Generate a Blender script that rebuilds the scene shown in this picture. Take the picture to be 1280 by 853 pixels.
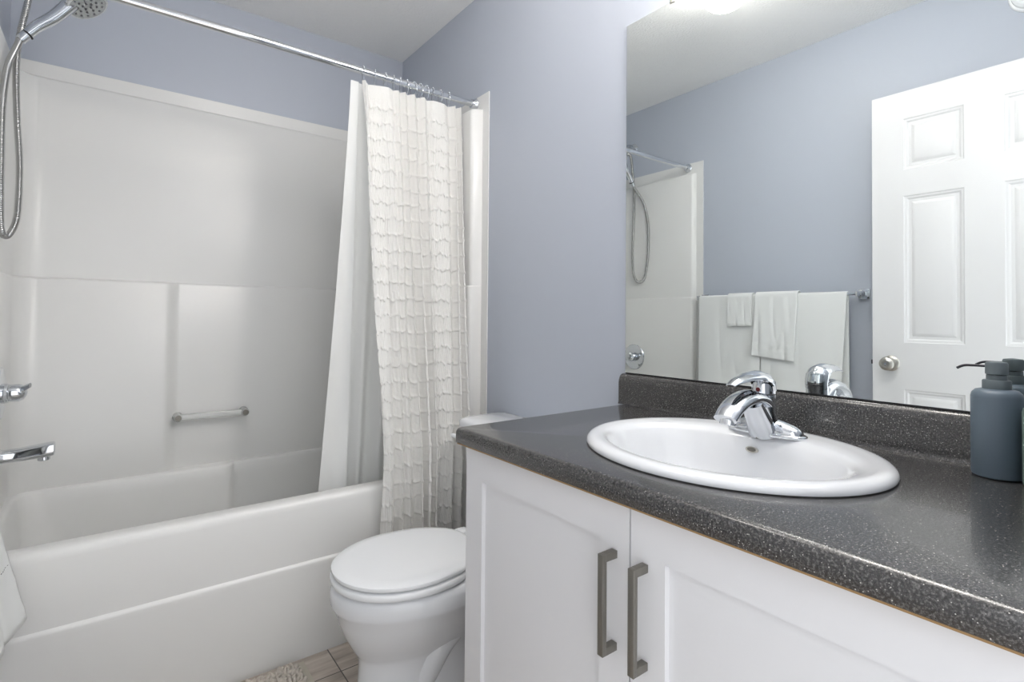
import bpy, bmesh, math, random
import numpy as np
from mathutils import Vector, Matrix

for o in list(bpy.data.objects):
    bpy.data.objects.remove(o, do_unlink=True)
scene = bpy.context.scene
COL = scene.collection
PI = math.pi
random.seed(4)

# ------------------------------------------------------------------ camera
F_PX, CY, YAW, PITCH, ROLL, CAM_H = 658.1, 385.48, 52.864, 1.003, .482, 1.0945
ya, pa, ra = (math.radians(a) for a in (YAW, PITCH, ROLL))
fwd = Vector((math.cos(ya)*math.cos(pa), math.sin(ya)*math.cos(pa), math.sin(pa)))
rgt = Vector((math.sin(ya), -math.cos(ya), 0))
upv = rgt.cross(fwd)
r2 = math.cos(ra)*rgt + math.sin(ra)*upv
u2 = -math.sin(ra)*rgt + math.cos(ra)*upv
cd = bpy.data.cameras.new('camera')
cd.sensor_width = 36.0
cd.lens = 36.0*F_PX/1280.0
cd.shift_y = (CY-426.5)/1280.0
cd.clip_start = .01
cam = bpy.data.objects.new('camera', cd)
COL.objects.link(cam)
cam.matrix_world = Matrix(((r2.x, u2.x, -fwd.x, 0), (r2.y, u2.y, -fwd.y, 0), (r2.z, u2.z, -fwd.z, CAM_H), (0, 0, 0, 1)))
scene.camera = cam

# ------------------------------------------------------------------ world, exposure
w = bpy.data.worlds.new('World')
scene.world = w
w.use_nodes = True
w.node_tree.nodes['Background'].inputs['Color'].default_value = (.95, .97, 1.0, 1)
w.node_tree.nodes['Background'].inputs['Strength'].default_value = 1.15
scene.view_settings.view_transform = 'Standard'
scene.view_settings.look = 'None'
scene.view_settings.gamma = 1
scene.view_settings.use_curve_mapping = False
scene.view_settings.exposure = 0.74
DOME_W = 17.0       # emission of the ceiling dome
VANITY_W = 31.0      # emission of the vanity light shades

# ------------------------------------------------------------------ dimensions
XR, XL = 1.1987, -.309       # mirror wall, left wall
YB, YF = 2.559, .085         # wall behind the tub, doorway wall
ZC = 2.44
TUB_Y = 1.745

# ------------------------------------------------------------------ materials
def lin(c):
    return tuple(((v/255)/12.92 if v/255 <= .04045 else ((v/255+.055)/1.055)**2.4) for v in c) + (1,)

def mat(name, rgb, rough=.5, metal=0, coat=0, spec=.5, sub=0):
    m = bpy.data.materials.new(name)
    m.use_nodes = True
    b = m.node_tree.nodes['Principled BSDF']
    b.inputs['Base Color'].default_value = lin(rgb)
    b.inputs['Roughness'].default_value = rough
    b.inputs['Metallic'].default_value = metal
    b.inputs['Coat Weight'].default_value = coat
    b.inputs['Coat Roughness'].default_value = .08
    b.inputs['Specular IOR Level'].default_value = spec
    return m

def nodes(m):
    nt = m.node_tree
    return nt, nt.nodes, nt.links, nt.nodes['Principled BSDF']

def coords(nt, kind='Object', scale=(1, 1, 1)):
    tc = nt.nodes.new('ShaderNodeTexCoord')
    mp = nt.nodes.new('ShaderNodeMapping')
    mp.inputs['Scale'].default_value = scale
    nt.links.new(tc.outputs[kind], mp.inputs['Vector'])
    return mp.outputs['Vector']

def noise(nt, vec, scale, detail=2, rough=.5):
    n = nt.nodes.new('ShaderNodeTexNoise')
    n.inputs['Scale'].default_value = scale
    n.inputs['Detail'].default_value = detail
    n.inputs['Roughness'].default_value = rough
    nt.links.new(vec, n.inputs['Vector'])
    return n

def add_bump(m, scale, strength, dist=.002, detail=2, vscale=(1, 1, 1)):
    nt, N, L, b = nodes(m)
    n = noise(nt, coords(nt, 'Object', vscale), scale, detail)
    bp = N.new('ShaderNodeBump')
    bp.inputs['Strength'].default_value = strength
    bp.inputs['Distance'].default_value = dist
    L.new(n.outputs['Fac'], bp.inputs['Height'])
    L.new(bp.outputs['Normal'], b.inputs['Normal'])
    return m

def ramp(nt, fac, stops):
    r = nt.nodes.new('ShaderNodeValToRGB')
    e = r.color_ramp.elements
    while len(e) < len(stops):
        e.new(.5)
    for el, (p, c) in zip(e, stops):
        el.position = p
        el.color = c
    nt.links.new(fac, r.inputs['Fac'])
    return r.outputs['Color']

M = {}
M['wall'] = add_bump(mat('lavender_grey_paint', (185, 191, 202), .45), 260, .12, .001)
M['ceiling'] = add_bump(mat('textured_ceiling', (246, 246, 245), .9), 100, .8, .005, 4)
M['trim'] = mat('white_trim_paint', (235, 235, 235), .35)
M['door'] = mat('white_door_paint', (222, 222, 223), .4)
M['gelcoat'] = mat('white_gelcoat', (228, 228, 226), .3)
M['porcelain'] = mat('white_porcelain', (226, 228, 231), .07, coat=.4)
M['plastic'] = mat('white_plastic', (236, 238, 240), .2)
M['chrome'] = mat('polished_chrome', (215, 218, 222), .06, 1)
M['satin'] = mat('satin_nickel', (190, 187, 180), .28, 1)
M['dark'] = mat('dark_gap', (18, 18, 20), .4)
M['mirror'] = mat('mirror_silver', (238, 242, 241), 0, 1)
M['cabinet'] = mat('white_cabinet_lacquer', (219, 219, 221), .38)
M['pull'] = add_bump(mat('brushed_pewter', (128, 125, 118), .38, .75), 400, .12, .0004, 2, (1, 1, .05))
M['towel'] = add_bump(mat('white_terry', (236, 238, 237), .95), 600, .6, .003, 3)
M['tan'] = mat('tan_substrate', (150, 120, 80), .7)
M['bottle'] = mat('matte_slate_blue', (98, 112, 124), .42)
M['pump'] = mat('matte_slate_grey', (100, 110, 114), .5)
M['nozzle'] = mat('gunmetal', (62, 62, 66), .3, .7)
M['sage'] = mat('matte_sage_grey', (122, 140, 134), .45)
M['red'] = mat('red_dot', (120, 10, 20), .3)
M['nubs'] = mat('grey_rubber', (95, 95, 100), .6)
M['rubber_face'] = mat('grey_spray_plate', (178, 182, 182), .2, .6)
M['mat'] = mat('cream_chenille', (206, 198, 188), .95)
M['matbase'] = mat('cream_woven', (196, 190, 176), .9)
M['trimband'] = mat('navy_stitch', (60, 62, 74), .8)

# acrylic grab bar: clear, slightly frosted
m = mat('clear_acrylic', (238, 240, 238), .12)
m.node_tree.nodes['Principled BSDF'].inputs['Transmission Weight'].default_value = .45
m.node_tree.nodes['Principled BSDF'].inputs['IOR'].default_value = 1.49
M['acrylic'] = m

# curtain fabric: white cotton with a little light coming through
def cloth(name, rgb, trans=.25, bump=0):
    m = mat(name, rgb, .95, spec=.15)
    nt, N, L, b = nodes(m)
    t = N.new('ShaderNodeBsdfTranslucent')
    t.inputs['Color'].default_value = lin(rgb)
    mx = N.new('ShaderNodeMixShader')
    mx.inputs['Fac'].default_value = trans
    L.new(b.outputs['BSDF'], mx.inputs[1])
    L.new(t.outputs['BSDF'], mx.inputs[2])
    L.new(mx.outputs['Shader'], N['Material Output'].inputs['Surface'])
    if bump:
        n = noise(nt, coords(nt), 500, 2)
        bp = N.new('ShaderNodeBump')
        bp.inputs['Strength'].default_value = bump
        bp.inputs['Distance'].default_value = .001
        L.new(n.outputs['Fac'], bp.inputs['Height'])
        L.new(bp.outputs['Normal'], b.inputs['Normal'])
    return m
M['curtain'] = cloth('white_cotton_ruffle', (247, 246, 243), .3, .5)
M['liner'] = cloth('white_liner_fabric', (242, 243, 242), .25, .1)

# counter: dark grey laminate with black and pale flecks
m = mat('speckled_laminate', (70, 69, 70), .24, spec=.7, coat=.35)
nt, N, L, b = nodes(m)
v = coords(nt)
n1 = noise(nt, v, 330, 3, .7)
base = ramp(nt, n1.outputs['Fac'], [(.38, lin((30, 30, 30))), (.5, lin((56, 55, 55))), (.64, lin((98, 96, 95)))])
vo = N.new('ShaderNodeTexVoronoi'); vo.inputs['Scale'].default_value = 260
L.new(v, vo.inputs['Vector'])
fl = ramp(nt, vo.outputs['Distance'], [(.10, (1, 1, 1, 1)), (.2, (0, 0, 0, 1))])
sel = N.new('ShaderNodeMath'); sel.operation = 'GREATER_THAN'; sel.inputs[1].default_value = .72
sp = N.new('ShaderNodeSeparateColor'); L.new(vo.outputs['Color'], sp.inputs[0]); L.new(sp.outputs[0], sel.inputs[0])
mu = N.new('ShaderNodeMath'); mu.operation = 'MULTIPLY'; L.new(fl, mu.inputs[0]); L.new(sel.outputs[0], mu.inputs[1])
mx = N.new('ShaderNodeMix'); mx.data_type = 'RGBA'
L.new(mu.outputs[0], mx.inputs['Factor']); L.new(base, mx.inputs['A']); mx.inputs['B'].default_value = lin((196, 193, 188))
L.new(mx.outputs['Result'], b.inputs['Base Color'])
n2 = noise(nt, v, 620, 2)
bp = N.new('ShaderNodeBump'); bp.inputs['Strength'].default_value = .35; bp.inputs['Distance'].default_value = .0005
L.new(n2.outputs['Fac'], bp.inputs['Height']); L.new(bp.outputs['Normal'], b.inputs['Normal'])
M['counter'] = m

# floor: wood-look ceramic tiles in a straight grid
m = mat('wood_look_tile', (165, 155, 146), .35)
nt, N, L, b = nodes(m)
tc = N.new('ShaderNodeTexCoord')
sx = N.new('ShaderNodeSeparateXYZ'); L.new(tc.outputs['Object'], sx.inputs[0])
def line_mask(sock, off, period, wdt):
    a = N.new('ShaderNodeMath'); a.operation = 'SUBTRACT'; L.new(sock, a.inputs[0]); a.inputs[1].default_value = off - 10*period
    d = N.new('ShaderNodeMath'); d.operation = 'MODULO'; L.new(a.outputs[0], d.inputs[0]); d.inputs[1].default_value = period
    c = N.new('ShaderNodeMath'); c.operation = 'LESS_THAN'; L.new(d.outputs[0], c.inputs[0]); c.inputs[1].default_value = wdt
    fl = N.new('ShaderNodeMath'); fl.operation = 'FLOOR'
    q = N.new('ShaderNodeMath'); q.operation = 'DIVIDE'; L.new(a.outputs[0], q.inputs[0]); q.inputs[1].default_value = period
    L.new(q.outputs[0], fl.inputs[0])
    return c.outputs[0], fl.outputs[0]
mxx, ix = line_mask(sx.outputs[0], .577, .457, .0035)
myy, iy = line_mask(sx.outputs[1], 1.619, .229, .0035)
grout = N.new('ShaderNodeMath'); grout.operation = 'MAXIMUM'; L.new(mxx, grout.inputs[0]); L.new(myy, grout.inputs[1])
cmb = N.new('ShaderNodeCombineXYZ')
my1 = N.new('ShaderNodeMath'); my1.operation = 'MULTIPLY'; my1.inputs[1].default_value = 14; L.new(sx.outputs[1], my1.inputs[0])
mx1 = N.new('ShaderNodeMath'); mx1.operation = 'MULTIPLY'; mx1.inputs[1].default_value = 1.6; L.new(sx.outputs[0], mx1.inputs[0])
mz1 = N.new('ShaderNodeMath'); mz1.operation = 'MULTIPLY_ADD'; mz1.inputs[1].default_value = 3.7; L.new(ix, mz1.inputs[0])
mz2 = N.new('ShaderNodeMath'); mz2.operation = 'MULTIPLY'; mz2.inputs[1].default_value = 5.3; L.new(iy, mz2.inputs[0]); L.new(mz2.outputs[0], mz1.inputs[2])
L.new(mx1.outputs[0], cmb.inputs[0]); L.new(my1.outputs[0], cmb.inputs[1]); L.new(mz1.outputs[0], cmb.inputs[2])
nz = noise(nt, cmb.outputs[0], 2.4, 6, .62)
wood = ramp(nt, nz.outputs['Fac'], [(.3, lin((150, 138, 128))), (.5, lin((188, 177, 166))), (.72, lin((212, 203, 193)))])
mx = N.new('ShaderNodeMix'); mx.data_type = 'RGBA'
L.new(grout.outputs[0], mx.inputs['Factor']); L.new(wood, mx.inputs['A']); mx.inputs['B'].default_value = lin((88, 84, 80))
L.new(mx.outputs['Result'], b.inputs['Base Color'])
M['floor'] = m

def emitter(name, rgb, strength):
    m = bpy.data.materials.new(name); m.use_nodes = True
    b = m.node_tree.nodes['Principled BSDF']
    b.inputs['Base Color'].default_value = (.9, .9, .9, 1)
    b.inputs['Emission Color'].default_value = lin(rgb)
    b.inputs['Emission Strength'].default_value = strength
    return m
M['dome'] = emitter('lit_frosted_glass', (255, 250, 243), DOME_W)
M['shade'] = emitter('lit_vanity_glass', (255, 248, 240), VANITY_W)

# hose: chrome with fine spiral ribs
m = mat('ribbed_chrome_hose', (185, 185, 184), .22, 1)
M['hose'] = m

# ------------------------------------------------------------------ mesh helpers
def finish(name, bm, m, parent=None, smooth=35, loc=None):
    """link a bmesh (world coordinates) as one mesh object; origin at parent's or given place"""
    bmesh.ops.recalc_face_normals(bm, faces=bm.faces)
    org = parent_loc(parent) if loc is None else Vector(loc)
    if loc is None and parent is None:
        org = Vector((0, 0, 0))
    bmesh.ops.translate(bm, verts=bm.verts, vec=-org)
    me = bpy.data.meshes.new(name)
    bm.to_mesh(me); bm.free()
    me.materials.append(M[m] if isinstance(m, str) else m)
    if smooth:
        for p in me.polygons: p.use_smooth = True
        me.set_sharp_from_angle(angle=math.radians(smooth))
    o = bpy.data.objects.new(name, me)
    COL.objects.link(o)
    if parent:
        o.parent = parent
        o.location = org - parent_loc(parent)
    else:
        o.location = org
    return o

def parent_loc(p):
    v = Vector((0, 0, 0))
    while p:
        v += p.location; p = p.parent
    return v

def tag(o, label=None, cat=None, group=None, kind=None):
    if label: o['label'] = label
    if cat: o['category'] = cat
    if group: o['group'] = group
    if kind: o['kind'] = kind
    return o

def thing(name, label, cat, loc=(0, 0, 0), group=None):
    o = bpy.data.objects.new(name, None)
    o.empty_display_size = .05
    COL.objects.link(o); o.location = loc
    return tag(o, label, cat, group)

def struct(name, bm, m, smooth=35):
    return tag(finish(name, bm, m, smooth=smooth), kind='structure')

def nb():
    return bmesh.new()

def box(bm, x0, x1, y0, y1, z0, z1, bev=0, seg=2, mtx=None):
    t = bmesh.new()
    bmesh.ops.create_cube(t, size=1)
    for v in t.verts:
        v.co = Vector(((x0+x1)/2+v.co.x*(x1-x0), (y0+y1)/2+v.co.y*(y1-y0), (z0+z1)/2+v.co.z*(z1-z0)))
    if bev:
        bmesh.ops.bevel(t, geom=t.edges[:], offset=bev, segments=seg, affect='EDGES', profile=.5)
    if mtx: bmesh.ops.transform(t, matrix=mtx, verts=t.verts)
    join(bm, t)

def join(bm, t):
    me = bpy.data.meshes.new('tmp'); t.to_mesh(me); t.free()
    bm.from_mesh(me); bpy.data.meshes.remove(me)

def loft(bm, rings, closed=True, cap0=True, cap1=True):
    R = [[bm.verts.new(p) for p in r] for r in rings]
    n = len(rings[0])
    for a, b in zip(R, R[1:]):
        for i in range(n if closed else n-1):
            j = (i+1) % n
            bm.faces.new((a[i], a[j], b[j], b[i]))
    if cap0: bm.faces.new(R[0])
    if cap1: bm.faces.new(R[-1])
    return R

def lathe(bm, prof, mtx=Matrix(), n=40, cap0=True, cap1=True):
    rings = [[mtx @ Vector((r*math.cos(2*PI*k/n), r*math.sin(2*PI*k/n), z)) for k in range(n)] for r, z in prof]
    loft(bm, rings, True, cap0, cap1)

def axis_m(p, d):
    """matrix taking local +z to d at p"""
    d = Vector(d).normalized()
    return Matrix.Translation(Vector(p)) @ d.to_track_quat('Z', 'Y').to_matrix().to_4x4()

def cr(pts, n=10):
    P = [Vector(p) for p in pts]
    P = [2*P[0]-P[1]] + P + [2*P[-1]-P[-2]]
    out = []
    for i in range(1, len(P)-2):
        for k in range(n):
            t = k/n
            out.append(.5*((2*P[i])+(-P[i-1]+P[i+1])*t+(2*P[i-1]-5*P[i]+4*P[i+1]-P[i+2])*t*t+(-P[i-1]+3*P[i]-3*P[i+1]+P[i+2])*t**3))
    out.append(P[-2])
    return out

def sweep(bm, path, rad, n=16, squash=None, ref=None, closed=False):
    """tube along a path; rad is a number or function(t)->(rw, rh)"""
    rings = []
    P = [Vector(p) for p in path]
    N_ = len(P)
    side = None
    for i, p in enumerate(P):
        if closed: d = P[(i+1) % N_]-P[i-1]
        else: d = P[min(i+1, N_-1)]-P[max(i-1, 0)]
        d.normalize()
        if ref is not None:
            side = Vector(ref)
            side = (side - d*side.dot(d)).normalized()
        else:
            if side is None:
                side = d.orthogonal().normalized()
            side = (side - d*side.dot(d)).normalized()
        up = d.cross(side)
        t = i/(N_-1)
        rr = rad(t) if callable(rad) else rad
        if not isinstance(rr, tuple): rr = (rr, rr)
        rings.append([p + side*rr[0]*math.cos(2*PI*k/n) + up*rr[1]*math.sin(2*PI*k/n) for k in range(n)])
    if closed:
        rings.append(rings[0])
        R = [[bm.verts.new(q) for q in r] for r in rings[:-1]]
        for a in range(len(R)):
            b = (a+1) % len(R)
            for i in range(n):
                bm.faces.new((R[a][i], R[a][(i+1) % n], R[b][(i+1) % n], R[b][i]))
    else:
        loft(bm, rings)

def rrect(x0, x1, y0, y1, r, z, ns=14, nc=7):
    """rounded rectangle ring, counter-clockwise from the front left"""
    pts = []
    r = max(min(r, (x1-x0)/2-1e-4, (y1-y0)/2-1e-4), 1e-4)
    corners = [((x1-r, y0+r), -PI/2), ((x1-r, y1-r), 0), ((x0+r, y1-r), PI/2), ((x0+r, y0+r), PI)]
    starts = [(x0+r, y0), (x1, y0+r), (x1-r, y1), (x0, y1-r)]
    ends = [(x1-r, y0), (x1, y1-r), (x0+r, y1), (x0, y0+r)]
    for (c, a0), s, e in zip(corners, starts, ends):
        for k in range(ns):
            t = k/ns
            pts.append(Vector((s[0]+(e[0]-s[0])*t, s[1]+(e[1]-s[1])*t, z)))
        for k in range(nc):
            a = a0 + PI/2*k/nc
            pts.append(Vector((c[0]+r*math.cos(a), c[1]+r*math.sin(a), z)))
    return pts

def prism(bm, poly, z0, z1, inset_top=0):
    """vertical prism over an xy polygon"""
    a = [bm.verts.new((x, y, z0)) for x, y in poly]
    b = [bm.verts.new((x, y, z1)) for x, y in poly]
    n = len(poly)
    for i in range(n):
        bm.faces.new((a[i], a[(i+1) % n], b[(i+1) % n], b[i]))
    bm.faces.new(a); bm.faces.new(b)

def panelled(bm, x, sgn, ys, zs, panels, back, rings):
    """a slab face in plane x facing sgn, with nested profile rings in the panel cells, and the slab edges back to `back`.
    ys, zs: sorted breakpoints; panels: set of (i, j) cells; rings: list of (inset, depth)"""
    V = {}
    def vv(i, j):
        if (i, j) not in V: V[(i, j)] = bm.verts.new((x, ys[i], zs[j]))
        return V[(i, j)]
    for i in range(len(ys)-1):
        for j in range(len(zs)-1):
            q = [vv(i, j), vv(i+1, j), vv(i+1, j+1), vv(i, j+1)]
            if (i, j) not in panels:
                bm.faces.new(q)
            else:
                prev = q
                for ins, dep in rings:
                    c = [(ys[i]+ins, zs[j]+ins), (ys[i+1]-ins, zs[j]+ins), (ys[i+1]-ins, zs[j+1]-ins), (ys[i]+ins, zs[j+1]-ins)]
                    cur = [bm.verts.new((x-sgn*dep, a, b_)) for a, b_ in c]
                    for k in range(4):
                        bm.faces.new((prev[k], prev[(k+1) % 4], cur[(k+1) % 4], cur[k]))
                    prev = cur
                bm.faces.new(prev)
    nI, nJ = len(ys)-1, len(zs)-1
    border = [(i, 0) for i in range(nI)] + [(nI, j) for j in range(nJ)] + [(i, nJ) for i in range(nI, 0, -1)] + [(0, j) for j in range(nJ, 0, -1)]
    bk = {}
    for k in border:
        bk[k] = bm.verts.new((back, ys[k[0]], zs[k[1]]))
    for a, b_ in zip(border, border[1:]+border[:1]):
        bm.faces.new((V[a], V[b_], bk[b_], bk[a]))
    bm.faces.new([bk[k] for k in border])

def grid_mesh(name, P, m, parent=None, loc=(0, 0, 0), thick=0):
    """P: numpy array (rows, cols, 3) -> a sheet; thick adds a solidify-like back by duplicate"""
    r, c, _ = P.shape
    P = P - np.array(loc)[None, None, :]
    verts = P.reshape(-1, 3)
    I = np.arange(r*c).reshape(r, c)
    q = np.stack([I[:-1, :-1], I[:-1, 1:], I[1:, 1:], I[1:, :-1]], -1).reshape(-1, 4)
    me = bpy.data.meshes.new(name)
    me.from_pydata(verts.tolist(), [], q.tolist())
    me.update()
    for p in me.polygons: p.use_smooth = True
    me.materials.append(M[m])
    o = bpy.data.objects.new(name, me)
    COL.objects.link(o)
    if parent: o.parent = parent
    else: o.location = loc
    if thick:
        s = o.modifiers.new('thickness', 'SOLIDIFY'); s.thickness = thick; s.offset = 0
    return o

# ------------------------------------------------------------------ ROOM
T = .1
b = nb(); box(b, XL-T, XR+T, -.03, YB+T, -.08, 0); struct('floor', b, 'floor')
b = nb(); box(b, XL-T, XR+T, -.03, YB+T, ZC, ZC+.08); struct('ceiling', b, 'ceiling')
b = nb(); box(b, XL, XR, YB, YB+T, 0, ZC); struct('wall_back', b, 'wall')
b = nb(); box(b, XR, XR+T, -.03, YB+T, 0, ZC); struct('wall_right', b, 'wall')
b = nb(); box(b, XL-T, XL, -.03, YB+T, 0, ZC); struct('wall_left', b, 'wall')
DX0, DX1, DZ = -.236, .66, 2.06
b = nb()
box(b, XL, DX0, -.03, YF, 0, ZC); box(b, DX1, XR, -.03, YF, 0, ZC); box(b, DX0, DX1, -.03, YF, DZ, ZC)
struct('wall_front', b, 'wall')
b = nb()
box(b, DX0, DX0+.016, -.035, YF+.004, 0, DZ, .001); box(b, DX1-.016, DX1, -.035, YF+.004, 0, DZ, .001)
box(b, DX0, DX1, -.035, YF+.004, DZ-.016, DZ, .001)
struct('trim_1', b, 'trim')
b = nb(); box(b, XL, XL+.012, YF, TUB_Y-.01, 0, .075, .002); struct('baseboard_left', b, 'trim')
b = nb(); box(b, XR-.012, XR, 1.03, TUB_Y-.01, 0, .075, .002); struct('baseboard_right', b, 'trim')

# ------------------------------------------------------------------ TUB AND SURROUND (one moulded unit)
unit = thing('bathtub_shower_unit', 'glossy white moulded bathtub with high surround walls filling the alcove', 'bathtub', (.445, 2.15, 0))
SL, SR, SB = XL+.032, XR-.055, 2.505     # inner faces of the surround
# tub: one continuous loft from the apron over the rim into the basin
def ring_out(front, z, inset=0):
    return rrect(XL+.002+inset, XR-.002-inset, front, YB-.002-inset, .004, z, 90)
def basin(x0, x1, y0, y1, r, z, notch=0):
    pts = rrect(x0, x1, y0, y1, r, z, 90)
    out = []
    for p in pts:
        q = p.copy()
        if q.y > (y0+y1)/2 and notch:
            t = min(max((q.x-.395)/.022, 0), 1); t = t*t*(3-2*t)
            q.y += notch*t*min((q.y-(y0+y1)/2)/((y1-y0)/2), 1)
        out.append(q)
    return out
def tilt(r, zf, zb, y0=1.81, y1=2.0):
    for p in r:
        t = min(max((p.y-y0)/(y1-y0), 0), 1); t = t*t*(3-2*t)
        p.z += zf+(zb-zf)*t
    return r
rings = [ring_out(1.752, 0), ring_out(1.745, .06), ring_out(1.742, .285), ring_out(1.7415, .297), ring_out(1.7425, .302), ring_out(1.7455, .305), ring_out(1.749, .308),
         ring_out(1.749, .34), ring_out(1.747, .478), ring_out(1.748, .489), ring_out(1.752, .498), ring_out(1.758, .503)]
rings.append(tilt(ring_out(1.766, 0, .012), .505, .482))
rings.append(tilt(basin(-.262, 1.120, 1.802, 2.452, .05, 0, .03), .505, .480))
rings.append(tilt(basin(-.255, 1.113, 1.809, 2.447, .052, 0, .03), .502, .477))
rings.append(tilt(basin(-.249, 1.107, 1.814, 2.442, .055, 0, .03), .493, .468))
rings.append(tilt(basin(-.240, 1.095, 1.82, 2.437, .07, 0, .03), .44, .43))
rings.append(basin(-.215, 1.04, 1.84, 2.42, .11, .25, .03))
rings.append(basin(-.15, .97, 1.86, 2.40, .14, .15, .02))
rings.append(basin(-.12, .93, 1.89, 2.37, .13, .115, .01))
rings.append(basin(-.07, .88, 1.93, 2.33, .1, .105))
b = nb(); loft(b, rings); finish('tub', b, 'gelcoat', unit, 40)
# surround: thin outer flange, upper wall, lower wall with its recessed bay
def u_path(sl, sr, back, r, front=1.785, lowstep=None, nseg=9):
    """inner outline from the left front, round the back, to the right front"""
    p = [(XL+.004, front), (sl-.014, front+.004), (sl-.004, front+.010), (sl, front+.02)]
    def arc(cx, cy, a0, a1):
        for k in range(nseg+1):
            a = a0+(a1-a0)*k/nseg
            p.append((cx+r*math.cos(a), cy+r*math.sin(a)))
    if lowstep is None:
        arc(sl+r, back-r, PI, PI/2)
        arc(sr-r, back-r, PI/2, 0)
    else:
        arc(sl+r, lowstep-r, PI, PI/2)
        for k in range(9):
            t = k/8; s = t*t*(3-2*t)
            p.append((.160+.055*t, lowstep+(back-lowstep)*s))
        arc(sr-r, back-r, PI/2, 0)
    p += [(sr, front+.02), (sr+.004, front+.010), (sr+.014, front+.004), (XR-.004, front)]
    return p
def u_solid(bm, levels):
    """levels: list of (path, z); joined to the walls behind"""
    n = len(levels[0][0])
    R = [[bm.verts.new((x, y, z)) for x, y in path] for path, z in levels]
    for a, c in zip(R, R[1:]):
        for i in range(n-1):
            bm.faces.new((a[i], a[i+1], c[i+1], c[i]))
    # top cap out to the wall
    top = R[-1]; z = levels[-1][1]
    outer = [bm.verts.new((min(max(v.co.x, XL+.003) if v.co.x > .45 else XL+.003, XR-.003) if i < 4 or i >= n-4 else v.co.x, v.co.y, z)) for i, v in enumerate(top)]
    for i, (v, o_) in enumerate(zip(top, outer)):
        x, y = v.co.x, v.co.y
        if x < 0 and y < SB-.12: o_.co = Vector((XL+.003, y, z+.004))
        elif x > .9 and y < SB-.12: o_.co = Vector((XR-.003, y, z+.004))
        else:
            ox = XL+.003 if x < SL+.05 else (XR-.003 if x > SR-.05 else x)
            o_.co = Vector((ox, YB-.003, z+.004))
    for i in range(n-1):
        bm.faces.new((top[i], top[i+1], outer[i+1], outer[i]))
up = u_path(SL, SR, SB, .085)
upi = u_path(SL-.006, SR+.006, SB+.006, .065)
b = nb(); u_solid(b, [(up, 1.222), (up, 1.932), (u_path(SL-.002, SR+.002, SB+.002, .065), 1.938), (upi, 1.942)])
finish('upper_surround_wall', b, 'gelcoat', unit, 50)
lo = u_path(SL+.006, SR-.006, SB-.008, .07, lowstep=2.462)
lo1 = u_path(SL+.004, SR-.004, SB-.006, .07, lowstep=2.466)
lo2 = u_path(SL-.001, SR+.001, SB+.001, .07, lowstep=2.49)
b = nb(); u_solid(b, [(lo, .470), (lo, 1.213), (lo1, 1.218), (lo2, 1.223)])
finish('lower_surround_wall', b, 'gelcoat', unit, 60)
b = nb()
fl = [(XL+.001, 1.742), (XL+.005, 1.742), (XL+.005, YB-.006), (XR-.005, YB-.006), (XR-.005, 1.742), (XR-.001, 1.742), (XR-.001, YB-.001), (XL+.001, YB-.001)]
prism(b, fl, .0, 2.008)
finish('wall_flange', b, 'gelcoat', unit, 30)
b = nb(); lathe(b, [(.001, 0), (.034, 0), (.036, .004), (.030, .007), (.001, .008)], axis_m((-.222, 2.13, .34), (1, 0, .25)), 30)
finish('overflow_cover', b, 'chrome', unit)

# grab bar on the back wall
gb = thing('grab_bar', 'short clear acrylic grab bar on the back wall of the bathtub', 'grab bar', (.33, 2.497, .686))
yb_ = 2.497
b = nb(); box(b, .215, .447, yb_-.045, yb_-.027, .673, .699, .008, 3); finish('bar', b, 'acrylic', gb)
for xx in (.211, .451):
    b = nb(); lathe(b, [(.001, 0), (.018, 0), (.0185, .006), (.0155, .030), (.0150, .047), (.0125, .051), (.001, .0515)], axis_m((xx, yb_, .686), (0, -1, 0)), 28)
    o = finish('mount', b, 'acrylic', gb)
    b = nb(); lathe(b, [(.001, 0), (.0115, 0), (.0115, .003), (.001, .0035)], axis_m((xx, yb_-.0505, .686), (0, -1, 0)), 20)
    finish('screw_cap', b, 'pull', o)

# ------------------------------------------------------------------ SHOWER FITTINGS
YV = 2.20
XS = SL
valve = thing('shower_valve', 'chrome single lever shower valve on the end wall above the tub spout', 'shower valve', (XS+.006, YV+.01, .85))
px_ = XS+.006
b = nb(); lathe(b, [(.001, 0), (.078, 0), (.080, .003), (.076, .007), (.05, .010), (.001, .011)], axis_m((px_, YV+.01, .85), (1, 0, 0)), 48)
finish('escutcheon', b, 'chrome', valve)
b = nb(); lathe(b, [(.001, 0), (.030, 0), (.030, .012), (.027, .014), (.027, .036), (.021, .048), (.010, .054), (.001, .056)], axis_m((px_+.008, YV+.01, .85), (1, 0, 0)), 32)
sweep(b, cr([(px_+.045, YV, .858), (px_+.060, YV-.008, .866), (px_+.072, YV-.018, .874)], 6), lambda t: (.014*(1-.35*t), .008*(1-.5*t)), 12)
finish('lever_handle', b, 'chrome', valve)

spout = thing('tub_spout', 'long flat chrome tub spout below the shower valve', 'tub spout', (XS+.006, YV, .665))
b = nb()
rings = []
for x, zc, hw, hh in [(px_, .660, .030, .024), (px_+.01, .660, .024, .018), (px_+.05, .662, .022, .019), (px_+.095, .666, .024, .021), (px_+.122, .669, .0245, .021), (px_+.130, .670, .0235, .0195), (px_+.132, .670, .020, .016)]:
    rings.append([Vector((x, YV+(hw*.9 if False else 0)+hw*(abs(math.cos(a))**.45)*math.copysign(1, math.cos(a)), zc+hh*(abs(math.sin(a))**.45)*math.copysign(1, math.sin(a)))) for a in [2*PI*k/32+.001 for k in range(32)]])
loft(b, rings); finish('spout_body', b, 'chrome', spout, 30)
b = nb(); lathe(b, [(.001, 0), (.0155, 0), (.0155, .012), (.013, .014), (.001, .014)], axis_m((px_+.106, YV, .650), (0, 0, -1)), 24)
finish('aerator', b, 'chrome', spout)

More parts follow.
